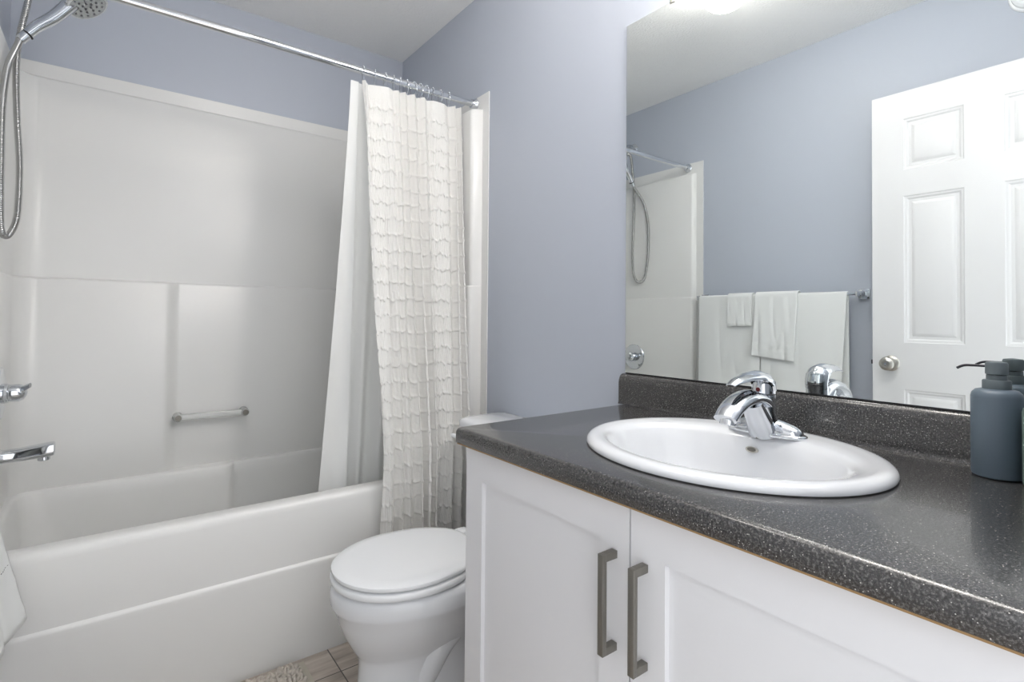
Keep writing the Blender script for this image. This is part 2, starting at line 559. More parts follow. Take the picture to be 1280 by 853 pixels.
shower = thing('hand_shower', 'chrome hand shower with ribbed hose hanging beside the rod', 'shower head', (XL, 2.25, 2.203))
b = nb(); lathe(b, [(.001, 0), (.030, 0), (.031, .003), (.022, .010), (.012, .014), (.001, .014)], axis_m((XL+.001, 2.25, 2.203), (1, 0, 0)), 32)
finish('wall_escutcheon', b, 'chrome', shower)
b = nb(); sweep(b, cr([(XL+.008, 2.25, 2.203), (XL+.05, 2.245, 2.208), (XL+.10, 2.225, 2.19), (XL+.135, 2.21, 2.16)], 8), .0095, 16)
finish('shower_arm', b, 'chrome', shower)
b = nb(); lathe(b, [(.001, -.02), (.016, -.018), (.018, 0), (.018, .022), (.014, .03), (.001, .031)], axis_m((XL+.138, 2.208, 2.15), (.55, -.1, -.8)), 24)
finish('swivel_holder', b, 'chrome', shower)
# handle and spray head
h0 = Vector((-.243, YV, 1.937)); h1 = Vector((-.165, YV-.002, 2.035)); h2 = Vector((-.125, YV-.004, 2.092))
b = nb(); sweep(b, cr([h0, h0.lerp(h1, .5)+Vector((-.002, 0, .004)), h1, h2], 8), lambda t: (.0135+.0075*t, .0135+.0085*t), 20)
finish('spray_handle', b, 'chrome', shower)
b = nb(); lathe(b, [(.0150, -.001), (.0162, 0), (.0162, .003), (.0150, .004)], axis_m(h0+Vector((.016, 0, .021)), h1-h0), 24, False, False)
finish('handle_ring', b, 'dark', shower)
nrm = Vector((.50, -.22, -.84)).normalized()
hc = Vector((-.088, YV-.005, 2.103))
mh = axis_m(hc, nrm)
b = nb(); lathe(b, [(.001, -.034), (.022, -.031), (.044, -.020), (.058, -.006), (.062, .003), (.060, .008), (.054, .009)], mh, 48, True, False)
finish('spray_head', b, 'chrome', shower)
b = nb(); lathe(b, [(.001, .006), (.030, .0075), (.0545, .0085), (.055, .004)], mh, 48, True, False)
face = finish('spray_face', b, 'rubber_face', shower)
b = nb()
for rr, k_ in ((.013, 5), (.028, 9), (.044, 14)):
    for k in range(k_):
        a = 2*PI*k/k_ + rr*30
        lathe(b, [(.0032, 0), (.0032, .0035), (.0018, .0045)], mh @ Matrix.Translation((rr*math.cos(a), rr*math.sin(a), .007)), 8)
tag(finish('spray_nozzle', b, 'nubs', face), kind='stuff')
# hose
hp = cr([(-.180, 2.205, 2.135), (-.215, 2.20, 2.12), (-.232, 2.20, 2.03), (-.246, 2.20, 1.93), (-.2505, 2.20, 1.84), (-.246, 2.20, 1.70), (-.238, 2.20, 1.56), (-.238, 2.20, 1.44), (-.243, 2.195, 1.37), (-.258, 2.175, 1.327),
         (-.2665, 2.135, 1.340), (-.267, 2.110, 1.43), (-.267, 2.100, 1.56), (-.267, 2.105, 1.70), (-.262, 2.135, 1.82), (-.250, 2.18, 1.90), h0], 30)
b = nb()
L_ = len(hp)
acc = [0]
for i in range(1, L_): acc.append(acc[-1]+(hp[i]-hp[i-1]).length)
tot = acc[-1]; N2 = 1500
fine = []; j = 0
for k in range(N2):
    s = tot*k/(N2-1)
    while j < L_-2 and acc[j+1] < s: j += 1
    t = (s-acc[j])/max(acc[j+1]-acc[j], 1e-9)
    fine.append(hp[j].lerp(hp[j+1], min(t, 1)))
sweep(b, fine, lambda t: .0080+.0010*(1 if int(t*(N2-1)) % 6 < 3 else -1), 10)
finish('hose', b, 'hose', shower, 70)

# ------------------------------------------------------------------ SHOWER ROD, RINGS, CURTAIN, LINER
RY, RZ, RR = 1.84, 1.983, .0125
rod = thing('shower_curtain_rod', 'straight chrome shower curtain rod spanning the alcove above the bathtub', 'curtain rod', (.445, RY, RZ))
b = nb(); lathe(b, [(RR, 0), (RR, XR-XL-.014)], axis_m((XL+.007, RY, RZ), (1, 0, 0)), 28); finish('tube', b, 'chrome', rod)
for x, d in ((XL+.005, 1), (XR-.005, -1)):
    b = nb(); lathe(b, [(.001, 0), (.024, 0), (.025, .004), (.020, .010), (.017, .022), (.0128, .023)], axis_m((x, RY, RZ), (d, 0, 0)), 32)
    finish('end_flange', b, 'chrome', rod)

CT = 1.945   # top of the curtain
def curtain_sheet(nu, nv, ztop, zbot, xt0, xt1, xb0, xb1, ytop, ymid, zmid, folds, amp0, amp1, ruffle, seed, ph0=0, out=-1):
    rng = np.random.RandomState(seed)
    u = np.linspace(0, 1, nu); v = np.linspace(0, 1, nv)
    U, V = np.meshgrid(u, v)
    Z = ztop + (zbot-ztop)*V
    tx = np.clip((ztop-Z)/(ztop-.5), 0, 1.2)
    X = (xt0+(xb0-xt0)*tx)*(1-U) + (xt1+(xb1-xt1)*tx)*U
    ty = np.clip((ztop-Z)/(ztop-zmid), 0, 1)
    Yc = ytop + (ymid-ytop)*ty
    # fold phase wanders with height and has unequal spacing
    warp = U + .045*np.sin(2*PI*(U*1.7+.3)) + .02*np.sin(2*PI*(U*3.1+V*.5)) + .012*np.sin(2*PI*(V*.8+U*2))
    ph = 2*PI*folds*warp + ph0
    A = amp0 + (amp1-amp0)*np.clip(V*1.3, 0, 1)
    A = A*(.8+.35*np.sin(2*PI*(U*2.3+.1)))
    w_ = np.sin(ph)
    w_ = np.sign(w_)*np.abs(w_)**.75
    Y = Yc + A*w_
    X = X + .45*A*np.sin(2*ph)*(.6)
    if ruffle:
        # rows of gathered ruffle: a sharp frayed lip with puffed cloth between
        row = .0585
        rowpos = (ztop-.055-Z)/row + .09*np.sin(9*U*2*PI+2*np.floor((ztop-.055-Z)/row)) + .05*np.sin(23*U*2*PI)
        fr = rowpos-np.floor(rowpos)
        cell = np.floor(rowpos)
        lip = np.exp(-((fr-.5)/.085)**2)
        gather = .5+.5*np.sin(2*PI*U*34+1.7*cell+1.2*np.sin(5*U*2*PI+cell))
        gather2 = np.sin(2*PI*U*83+2.9*cell+3*np.sin(11*U+cell))
        jag = rng.rand(nv, nu)
        d = .0048*lip*(.45+.8*gather)*(.7+.6*jag) + .0016*np.sin(PI*fr)*gather + .0007*gather2*(1-lip) + .0004*jag
        d[(Z > ztop-.05)] *= .15
        Y = Y + out*d
        Z = Z - .004*lip*gather
    P = np.stack([X, Y, Z], -1)
    return P

ruffle = thing('shower_curtain', 'white ruffled cotton shower curtain bunched at the right, hanging outside the tub', 'shower curtain', (.91, 1.78, 1.2))
P = curtain_sheet(620, 760, CT, .12, .70, 1.120, .735, 1.090, RY-.004, 1.705, .62, 9.0, .015, .026, True, 3, ph0=.8)
P[..., 1] = np.minimum(P[..., 1], np.where(P[..., 2] < .56, 1.728, 9))
grid_mesh('fabric', P - np.array((.91, 1.78, 1.2)), 'curtain', ruffle)
liner = thing('shower_curtain_liner', 'smooth plain white shower liner hanging inside the bathtub behind the ruffled curtain', 'shower curtain', (.88, 1.87, 1.2))
# liner profile: a broad flat first panel, a deep fold, then shallow pleats
nu, nv = 260, 120
u = np.linspace(0, 1, nu); v = np.linspace(0, 1, nv); U, V = np.meshgrid(u, v)
Z = CT+.002 - (CT-.35)*V
tx = np.clip((CT-Z)/(CT-.48), 0, 1.15)
first = np.clip(U/.22, 0, 1); fold = np.clip((U-.22)/.12, 0, 1); rest = np.clip((U-.34)/.66, 0, 1)
xt = .668+.030*first - .006*fold + .42*rest
xb = .585+.100*first - .010*fold + .42*rest
X = xt+(xb-xt)*tx**1.25
yb0 = 1.856 + .034*np.clip(tx, 0, 1)
Y = yb0 + .010*np.sin(PI*first)*tx + .05*np.sin(fold*PI/2)*tx + .008*fold + (.010+.012*tx)*np.sin(2*PI*5*rest)*np.clip(rest*6, 0, 1)
grid_mesh('fabric', np.stack([X, Y, Z], -1) - np.array((.88, 1.87, 1.2)), 'liner', liner)

# rings: each a chrome loop with roller beads
ring0 = None
for k, x in enumerate([.708, .752, .792, .826, .853, .880, .908, .935, .962, .992, 1.025, 1.062]):
    tilt_ = random.uniform(-.35, .35)
    if ring0 is None:
        r0 = thing('curtain_ring', 'thin chrome curtain ring on the shower rod', 'curtain ring', (x, RY, RZ), 'chrome rings along the shower curtain rod')
        b = nb()
        loop = [(x, RY+.019*math.cos(a)*(1-.25*max(-math.sin(a), 0)), RZ-.012+.0275*math.sin(a)) for a in [2*PI*q/36 for q in range(36)]]
        sweep(b, loop, .0013, 8, closed=True, ref=(1, 0, 0))
        finish('wire_loop', b, 'chrome', r0)
        for a in (.6, 1.1, 1.57, 2.04, 2.54):
            b = nb(); bmesh.ops.create_uvsphere(b, u_segments=10, v_segments=7, radius=.0034, matrix=Matrix.Translation((x, RY+.0188*math.cos(a), RZ-.0115+.0275*math.sin(a))))
            finish('roller_bead', b, 'chrome', r0)
        ring0 = r0
        r0.rotation_euler.z = tilt_
    else:
        c = ring0.copy(); COL.objects.link(c); c.location = (x, RY, RZ); c.rotation_euler.z = tilt_
        for ch in ring0.children:
            d = ch.copy(); COL.objects.link(d); d.parent = c

# ------------------------------------------------------------------ TOILET
TY = 1.397
toilet = thing('toilet', 'white two-piece toilet with closed lid between bathtub and vanity', 'toilet', (.80, TY, 0))
def oval(xf, xr, hw, z, yc=TY, n=56, pw=2.0, rearw=None, tx=0):
    """egg ring: front tip xf, back xr, half width hw; rear half squarer"""
    pts = []
    xm = xf+(xr-xf)*.50
    for k in range(n):
        a = 2*PI*k/n
        c, s = math.cos(a), math.sin(a)
        if c >= 0:  # toward the front (-x)
            x = xm-(xm-xf)*abs(c)**(2/2.1)
            y = hw*abs(s)**(2/2.1)*math.copysign(1, s)
        else:
            e = 2/2.9 if rearw is None else 2/rearw
            x = xm+(xr-xm)*abs(c)**e
            y = hw*abs(s)**e*math.copysign(1, s)
            tt = (x-xm)/(xr-xm)
            y *= 1-tx*tt*tt
        pts.append(Vector((x, yc+y, z)))
    return pts
# bowl with pedestal: one vitreous casting
b = nb()
rings = [oval(.540, 1.08, .116, 0, pw=2), oval(.538, 1.08, .116, .02), oval(.545, 1.06, .106, .06), oval(.549, 1.05, .099, .12), oval(.549, 1.04, .100, .158), oval(.544, 1.035, .106, .172),
         oval(.526, 1.03, .124, .200), oval(.506, 1.02, .146, .240), oval(.493, 1.02, .164, .275), oval(.486, 1.02, .174, .302), oval(.479, 1.04, .181, .312), oval(.474, 1.06, .185, .322),
         oval(.474, 1.06, .185, .352), oval(.480, 1.06, .181, .364), oval(.492, 1.05, .170, .368)]
loft(b, rings); finish('bowl', b, 'porcelain', toilet, 60)
# trapway bulges on both sides of the pedestal
b = nb()
for s in (-1, 1):
    b = nb(); sweep(b, cr([(.70, TY+s*.060, .09), (.76, TY+s*.078, .19), (.84, TY+s*.085, .235), (.92, TY+s*.082, .19), (.95, TY+s*.078, .10), (.97, TY+s*.075, .012)], 8), lambda t: (.038, .045), 18)
    finish('trapway', b, 'porcelain', toilet, 60)
b = nb(); box(b, .90, 1.17, TY-.115, TY+.115, .325, .367, .012, 3); finish('rear_deck', b, 'porcelain', toilet)
b = nb()
for s in (-1, 1):
    lathe(b, [(.014, 0), (.014, .010), (.010, .018), (.001, .021)], axis_m((.86, TY+s*.128, .008), (0, 0, 1)), 18)
    box(b, .80, .92, TY+s*.128-.022, TY+s*.128+.022, .0, .010, .004)
    finish('bolt_cap', b, 'porcelain', toilet); b = nb()
b = nb()
so = [oval(.478, .905, .178, .373, tx=.42), oval(.475, .908, .181, .377, tx=.42), oval(.475, .908, .181, .388, tx=.42), oval(.479, .905, .177, .392, tx=.42)]
si = [oval(.55, .86, .115, .392), oval(.55, .86, .115, .373)]
loft(b, so+si+[so[0]], cap0=False, cap1=False); bmesh.ops.remove_doubles(b, verts=b.verts, dist=1e-5)
finish('seat', b, 'plastic', toilet, 50)
b = nb()
lr = [oval(.485, .900, .172, .3955, tx=.45, rearw=4.5), oval(.480, .897, .177, .397, tx=.45, rearw=4.5), oval(.477, .900, .180, .402, tx=.45, rearw=4.5), oval(.478, .899, .179, .408, tx=.45, rearw=4.5), oval(.486, .893, .171, .4125, tx=.45, rearw=4.5), oval(.51, .88, .148, .4145, tx=.45, rearw=4.5), oval(.58, .82, .09, .4155, tx=.45, rearw=4.5)]
loft(b, lr); finish('seat_lid', b, 'plastic', toilet, 50)
for s in (-1, 1):
    b = nb(); box(b, .896, .938, TY+s*.072-.020, TY+s*.072+.020, .367, .405, .008, 3); finish('hinge', b, 'plastic', toilet)
b = nb()
rings = [rrect(1.02, 1.178, TY-.185, TY+.185, .035, .367), rrect(1.012, 1.182, TY-.200, TY+.200, .04, .39), rrect(1.000, 1.186, TY-.222, TY+.222, .04, .66), rrect(.998, 1.187, TY-.226, TY+.226, .04, .708)]
loft(b, rings); finish('tank', b, 'porcelain', toilet, 50)
b = nb()
rings = [rrect(.992, 1.190, TY-.233, TY+.233, .042, .704), rrect(.985, 1.193, TY-.240, TY+.240, .045, .709), rrect(.984, 1.1935, TY-.241, TY+.241, .045, .724), rrect(.990, 1.190, TY-.236, TY+.236, .045, .732), rrect(1.005, 1.18, TY-.22, TY+.22, .04, .737)]
loft(b, rings); finish('tank_lid', b, 'porcelain', toilet, 50)
b = nb()
lathe(b, [(.013, 0), (.013, .012), (.009, .015)], axis_m((1.0, TY+.165, .672), (-1, 0, 0)), 20)
sweep(b, [(.980, TY+.160, .673), (.976, TY+.195, .673), (.972, TY+.232, .672)], lambda t: (.006, .010-.002*t), 14, ref=(1, 0, 0))
finish('flush_lever', b, 'plastic', toilet, 50)

# ------------------------------------------------------------------ BATH MAT
bmth = thing('bath_mat', 'shaggy cream bath mat with flat woven border against the tub', 'bath mat', (.12, 1.48, 0))
b = nb(); box(b, -.25, .497, 1.24, 1.728, .001, .007, .002); finish('woven_base', b, 'matbase', bmth)
b = nb()
rng = random.Random(7)
y = 1.252
while y < 1.722:
    x = .05 if y > 1.4 else -.22
    x = -.235
    while x < .470:
        px, py = x+rng.uniform(-.004, .004), y+rng.uniform(-.004, .004)
        h = rng.uniform(.009, .017); r = rng.uniform(.0048, .0066)
        dx, dy = rng.uniform(-.009, .009), rng.uniform(-.009, .009)
        if py+dy > 1.722: dy = -abs(dy)
        ring = []
        lv = [(0, .9), (.5, 1.05), (.85, .8), (1.0, .25)]
        for t, s_ in lv:
            ring.append([Vector((px+dx*t+r*s_*math.cos(a), py+dy*t+r*s_*math.sin(a), .006+h*t)) for a in (0, PI*.4, PI*.8, PI*1.2, PI*1.6)])
        loft(b, ring, cap0=False)
        x += .0095
    y += .0095
tag(finish('chenille_pile', b, 'mat', bmth, 80), kind='stuff')

# ------------------------------------------------------------------ VANITY
VX, VY0, VY1 = .641, .088, 1.012
van = thing('vanity_cabinet', 'white shaker vanity cabinet with two doors under the dark counter', 'cabinet', (.92, .55, 0))
b = nb()
box(b, VX+.020, XR-.002, VY0, VY0+.016, .09, .812); box(b, VX+.020, XR-.002, VY1-.016, VY1, .0, .812)
box(b, VX+.020, XR-.002, VY0, VY1, .09, .106); box(b, XR-.02, XR-.002, VY0, VY1, .09, .812)
box(b, VX+.020, VX+.038, VY0, VY1, .765, .8115); box(b, VX+.020, VX+.038, VY0, VY1, .09, .13); box(b, VX+.07, VX+.085, VY0, VY1, 0, .09)
finish('carcass', b, 'cabinet', van, 30)
b = nb(); box(b, VX+.0195, VX+.0205, .52, .56, .13, .765); finish('shadow_gap', b, 'dark', van)
def vdoor(y0, y1, hy):
    b = nb()
    st = .063
    panelled(b, VX, -1, [y0, y0+st, y1-st, y1], [.10, .165, .738, .803], {(1, 1)}, VX+.019, [(.0006, .009)])
    bmesh.ops.recalc_face_normals(b, faces=b.faces)
    d = finish('door', b, 'cabinet', van, 30)
    b = nb()
    z0, z1 = .572, .728
    wy = .0058
    box(b, VX-.033, VX-.024, hy-wy, hy+wy, z0, z1, .0008)
    for za, zb in ((z0, z0+.012), (z1-.012, z1)):
        box(b, VX-.0245, VX-.0002, hy-wy, hy+wy, za, zb, .0006)
    finish('handle', b, 'pull', d, 30)
    return d
vdoor(.5415, 1.011, .571)
vdoor(.090, .5385, .511)

# ------------------------------------------------------------------ COUNTER
CZ = .846
ctr = thing('countertop', 'dark grey speckled laminate counter with backsplash under the mirror', 'countertop', (.92, .55, CZ))
cx0, cx1, cy0, cy1 = .620, XR-.002, .088, 1.024
SX, SY = .920, .553
def ell(ax, ay, z, n=160, cx=SX, cy=SY):
    return [Vector((cx+ax*math.cos(2*PI*k/n), cy+ay*math.sin(2*PI*k/n), z)) for k in range(n)]
def rect_by_angle(x0, x1, y0, y1, z, n=160):
    pts = []
    for k in range(n):
        a = 2*PI*k/n; c, s = math.cos(a), math.sin(a)
        t = min(((x1-SX)/c if c > 1e-9 else ((x0-SX)/c if c < -1e-9 else 1e9)), ((y1-SY)/s if s > 1e-9 else ((y0-SY)/s if s < -1e-9 else 1e9)))
        pts.append(Vector((SX+c*t, SY+s*t, z)))
    for cx_, cy_ in ((x0, y0), (x0, y1), (x1, y0), (x1, y1)):
        i = min(range(n), key=lambda q: abs((math.atan2(cy_-SY, cx_-SX)-2*PI*q/n+PI) % (2*PI)-PI))
        pts[i] = Vector((cx_, cy_, z))
    return pts
b = nb()
R = [ell(.215, .255, CZ-.034), ell(.215, .255, CZ)]
for ins, dz in ((.012, 0), (.007, -.0012), (.003, -.004), (.0008, -.008), (0, -.012), (0, -.0325), (.0015, -.034)):
    R.append(rect_by_angle(cx0+ins, cx1, cy0, cy1-ins*.35, CZ+dz))
R.append(R[0])
loft(b, R, cap0=False, cap1=False); bmesh.ops.remove_doubles(b, verts=b.verts, dist=1e-6)
finish('worktop', b, 'counter', ctr, 50)
b = nb(); box(b, cx0+.0015, cx0+.02, cy0+.001, cy1-.003, CZ-.0365, CZ-.0341); finish('substrate_edge', b, 'tan', ctr)
# backsplash: profile extruded along the wall
b = nb()
prof = [(XR-.0012, CZ+.0005), (1.1775, CZ+.0005), (1.1800, CZ+.004), (1.1808, CZ+.010), (1.1805, CZ+.066), (1.1812, CZ+.074), (1.1845, CZ+.083), (1.190, CZ+.0872), (XR-.0012, CZ+.088)]
by1 = 1.040
Rr = []
for y, s_ in ((cy0, 0), (by1-.006, 0), (by1-.002, .0018), (by1, .006)):
    Rr.append([Vector((x, y, z-(s_ if z > CZ+.06 else 0))) for x, z in prof])
loft(b, Rr); finish('backsplash', b, 'counter', ctr, 50)

# ------------------------------------------------------------------ SINK
sink = thing('sink_basin', 'oval white drop-in basin set into the counter', 'sink', (SX, SY, CZ))
AX, AY = .236, .272
def sring(a, bb, z, dx=0):
    return ell(a, bb, z, 120, SX+dx, SY)
b = nb()
R = [sring(.205, .243, CZ-.01), sring(AX-.010, AY-.010, CZ+.0005), sring(AX-.001, AY-.001, CZ+.002), sring(AX, AY, CZ+.0055), sring(AX-.0025, AY-.0025, CZ+.0105), sring(AX-.008, AY-.008, CZ+.0148), sring(AX-.016, AY-.017, CZ+.0170), sring(AX-.025, AY-.027, CZ+.0166, -.001),
     sring(.199, .238, CZ+.0153, -.006), sring(.178, .229, CZ+.0142, -.019), sring(.171, .222, CZ+.0095, -.023), sring(.164, .218, CZ+.001, -.026), sring(.156, .209, CZ-.020, -.027), sring(.146, .196, CZ-.05, -.026), sring(.128, .172, CZ-.085, -.024),
     sring(.100, .135, CZ-.115, -.020), sring(.062, .082, CZ-.133, -.015), sring(.028, .030, CZ-.139, -.010), sring(.020, .020, CZ-.142, -.010)]
loft(b, R, cap0=False); finish('bowl', b, 'porcelain', sink, 60)
dx_ = SX-.010
b = nb(); lathe(b, [(.022, -.002), (.022, .002), (.018, .003), (.014, .001), (.013, -.004), (.001, -.004)], Matrix.Translation((dx_, SY, CZ-.139)), 30); finish('drain', b, 'chrome', sink)
# overflow hole on the back wall of the bowl
oc = Vector((1.046, SY, CZ-.018))
on = Vector((-1, 0, .28)).normalized()
b = nb()
mo = axis_m((1.0462, SY+.012, CZ-.020), on)
def slot(r, z): return [mo @ Vector((.45*r*math.sin(2*PI*k/28), r*math.cos(2*PI*k/28), z)) for k in range(28)]
q1 = mo.to_3x3()
# orient the slot along y
def slot(r, z, h=.5): 
    out = []
    for k in range(28):
        a = 2*PI*k/28
        out.append(Vector((1.0462, SY+.012, CZ-.018)) + Vector((0, 1, 0))*r*math.cos(a) + Vector((.28, 0, 1)).normalized()*r*h*math.sin(a) + on*z)
    return out
loft(b, [slot(.0125, -.004), slot(.0125, .002), slot(.011, .0028), slot(.0088, .0015, .45), slot(.0088, -.004, .45)], cap0=False, cap1=False)
ovf = finish('overflow_ring', b, 'satin', sink)
b = nb(); loft(b, [slot(.0092, -.002, .46), slot(.0090, .0019, .45)]); finish('overflow_hole', b, 'pull', ovf)

# ------------------------------------------------------------------ FAUCET
fau = thing('sink_faucet', 'chrome single lever faucet with curved spout at the back of the basin', 'faucet', (1.085, SY, CZ+.016))
FX, FZ = 1.083, CZ+.0152
b = nb()
def plate(ax, ay, z): return [Vector((FX-.003+ax*math.copysign(abs(math.cos(a))**.9, math.cos(a)), SY+ay*math.copysign(abs(math.sin(a))**.75, math.sin(a)), z)) for a in [2*PI*k/56 for k in range(56)]]
loft(b, [plate(.027, .080, FZ-.002), plate(.0285, .0815, FZ+.001), plate(.028, .081, FZ+.004), plate(.026, .079, FZ+.0055)])
finish('base_plate', b, 'chrome', fau, 50)
b = nb()
for s in (-1, 1):
    rr = []
    for t in np.linspace(0, 1, 12):
        yy = SY+s*(.022+.052*t)
        wd = .0235*math.sqrt(max(1-(t*.985)**3.2, .002)); hh = .027*(1-.42*t)*math.sqrt(max(1-(t*.985)**5, .004))
        rr.append([Vector((FX-.002+wd*math.cos(a), yy, FZ+.004+max(math.sin(a), -.05)*hh)) for a in [2*PI*k/24 for k in range(24)]])
    loft(b, rr)
    finish('wing', b, 'chrome', fau, 50); b = nb()
# body: flares from the plate up into a leaning column
b = nb()
rr = []
for z, cxo, a_, c_ in [(0, .000, .029, .034), (.006, -.001, .028, .032), (.014, -.002, .027, .029), (.028, -.003, .0255, .0265), (.045, -.003, .0245, .0245), (.062, -.003, .0242, .0242), (.072, -.002, .0242, .0242), (.078, -.001, .0235, .0235)]:
    rr.append([Vector((FX+cxo-.014*min(z/.05,1)+a_*math.cos(t), SY+c_*math.sin(t), FZ+.003+z)) for t in [2*PI*k/40 for k in range(40)]])
loft(b, rr); finish('body', b, 'chrome', fau, 50)
# spout: broad arched shell
b = nb()
path = cr([(FX-.004, SY, FZ+.050), (FX-.035, SY, FZ+.070), (FX-.070, SY, FZ+.078), (FX-.105, SY, FZ+.073), (FX-.135, SY, FZ+.060), (FX-.156, SY, FZ+.043)], 8)
sweep(b, path, lambda t: (.0235+.003*math.sin(PI*t), .0165-.004*t), 26, ref=(0, 1, 0))
finish('spout', b, 'chrome', fau, 50)
# front leg below the spout, falling from the arch to the plate
b = nb()
path = cr([(FX-.062, SY, FZ+.066), (FX-.047, SY, FZ+.048), (FX-.031, SY, FZ+.026), (FX-.014, SY, FZ+.004)], 8)
sweep(b, path, lambda t: (.0225+.010*t*t, .014+.009*t), 26, ref=(0, 1, 0))
finish('spout_brace', b, 'chrome', fau, 50)
b = nb(); lathe(b, [(.0155, 0), (.0160, .010), (.0160, .024), (.0140, .026), (.001, .026)], axis_m((FX-.140, SY, FZ+.056), (-.20, 0, -1)), 26); finish('aerator', b, 'chrome', fau)
# handle: an arched hood that sweeps forward into a lever tip
b = nb()
rr = []
for t in np.linspace(0, 1, 26):
    # centre line of the hood, from the rear skirt over the top to the tip
    ang = t
    X_ = [.008, .009, .003, -.013, -.041, -.080, -.115, -.138]
    Z_ = [.072, .092, .111, .1250, .1305, .127, .119, .109]
    W_ = [.0240, .0250, .0252, .0248, .0235, .0200, .0160, .010]
    H_ = [.004, .0045, .0045, .0045, .0045, .004, .0035, .002]
    s_ = t*(len(X_)-1); i = min(int(s_), len(X_)-2); f = s_-i
    g = lambda A: A[i]+(A[i+1]-A[i])*(f)
    x, z, w_, h_ = FX+g(X_), FZ+g(Z_), g(W_), g(H_)
    i2 = min(i+1, len(X_)-1)
    d = Vector((X_[i2]-X_[i], 0, Z_[i2]-Z_[i])).normalized()
    nup = Vector((-d.z, 0, d.x)); nup = -nup if (nup.z < 0 or (abs(nup.z) < .2 and nup.x < 0)) else nup
    arc = []
    K = 18
    depth = w_*(.85 if t < .5 else .85-.6*(t-.5)*2*.8)
    for k in range(K+1):
        a = -PI/2+PI*k/K
        arc.append(Vector((x, SY, z)) + Vector((0, 1, 0))*w_*math.sin(a) - nup*depth*(1-math.cos(a)))
    for k in range(K, -1, -1):
        a = -PI/2+PI*k/K
        arc.append(Vector((x, SY, z)) + Vector((0, 1, 0))*(w_-h_)*math.sin(a) - nup*(h_+(depth-h_*.6)*(1-math.cos(a))))
    rr.append(arc)
loft(b, rr); hd = finish('lever_handle', b, 'chrome', fau, 60)
b = nb()
lathe(b, [(.0205, 0), (.0205, .010), (.019, .022), (.0165, .032), (.011, .040), (.001, .042)], Matrix.Translation((FX-.015, SY, FZ+.079)), 32); finish('cartridge_cap', b, 'chrome', fau)
b = nb(); lathe(b, [(.0245, 0), (.0245, .0014)], Matrix.Translation((FX-.015, SY, FZ+.0805)), 40); finish('seam_ring', b, 'dark', fau)
b = nb(); lathe(b, [(.0042, 0), (.0042, .0012), (.001, .0016)], axis_m((FX-.0345, SY, FZ+.091), (-1, 0, .1)), 18); finish('temperature_dot', b, 'red', fau)
b = nb(); lathe(b, [(.002, 0), (.002, .034), (.0045, .036), (.0045, .044), (.001, .046)], Matrix.Translation((FX+.030, SY, FZ)), 14); finish('lift_rod', b, 'chrome', fau)

# ------------------------------------------------------------------ SOAP DISPENSERS
def dispenser(name, label, x, y, r, bm_, pm_, scale=1):
    t = thing(name, label, 'soap dispenser', (x, y, CZ))
    z = CZ+.0005
    mt = Matrix.Translation((x, y, z))
    b = nb(); lathe(b, [(r-.005, 0), (r-.001, .002), (r, .006), (r, .127), (r-.0015, .133), (r-.006, .138), (r-.013, .140), (.014, .1405), (.001, .1405)], mt, 56); finish('bottle', b, bm_, t, 40)
    b = nb(); lathe(b, [(.0175, .138), (.0180, .140), (.0180, .1525), (.0170, .154), (.0130, .1545), (.0130, .162)], mt, 40); finish('collar', b, pm_, t, 40)
    b = nb(); lathe(b, [(.0130, .163), (.0142, .1635), (.0142, .180), (.0128, .1825), (.001, .184)], mt, 40)
    cap = finish('pump_head', b, pm_, t, 40)
    b = nb(); sweep(b, cr([(x, y+.010, z+.1755), (x, y+.030, z+.1755), (x, y+.041, z+.1745), (x, y+.050, z+.1695)], 6), .0021, 12); finish('spout', b, 'nozzle', cap)
    return t
dispenser('soap_dispenser', 'slate blue soap dispenser with dark spout beside the backsplash', 1.133, .205, .0325, 'bottle', 'pump')
# a low ribless jar of the same set, mostly outside the picture
jar = thing('tumbler', 'pale sage tumbler cut off by the right edge, beside the blue dispenser', 'tumbler', (1.106, .1385, CZ))
b = nb(); lathe(b, [(.030, .0005), (.0325, .003), (.033, .008), (.033, .112), (.0318, .117), (.030, .118), (.0285, .115), (.0285, .012), (.001, .010)], Matrix.Translation((1.106, .1385, CZ)), 50, True, True)
finish('cup', b, 'sage', jar, 40)

# ------------------------------------------------------------------ MIRROR
mir = thing('wall_mirror', 'large frameless rectangular mirror above the backsplash', 'mirror', (XR, .55, 1.44))
b = nb(); box(b, XR-.0058, XR-.0015, .13, 1.026, .937, 1.956, .0006, 1); finish('glass', b, 'mirror', mir, 30)
b = nb(); box(b, XR-.0062, XR-.0016, .13, 1.024, .9342, .9369); finish('bottom_channel', b, 'dark', mir)
b = nb(); box(b, XR-.0075, XR-.0015, .86, .875, 1.950, 1.9615, .001); finish('clip', b, 'satin', mir)

# ------------------------------------------------------------------ LIGHTS
dome = thing('ceiling_light', 'lit white dome ceiling light seen in the mirror', 'ceiling light', (.53, 1.11, ZC))
b = nb(); lathe(b, [(.078, 0), (.080, -.004), (.080, -.018), (.076, -.022), (.06, -.022)], Matrix.Translation((.53, 1.11, ZC-.0005)), 48); finish('pan', b, 'satin', dome)
b = nb(); lathe(b, [(.070, -.020), (.078, -.040), (.082, -.070), (.081, -.095), (.074, -.120), (.058, -.137), (.034, -.144), (.001, -.146)], Matrix.Translation((.53, 1.11, ZC)), 48); finish('glass_dome', b, 'dome', dome)

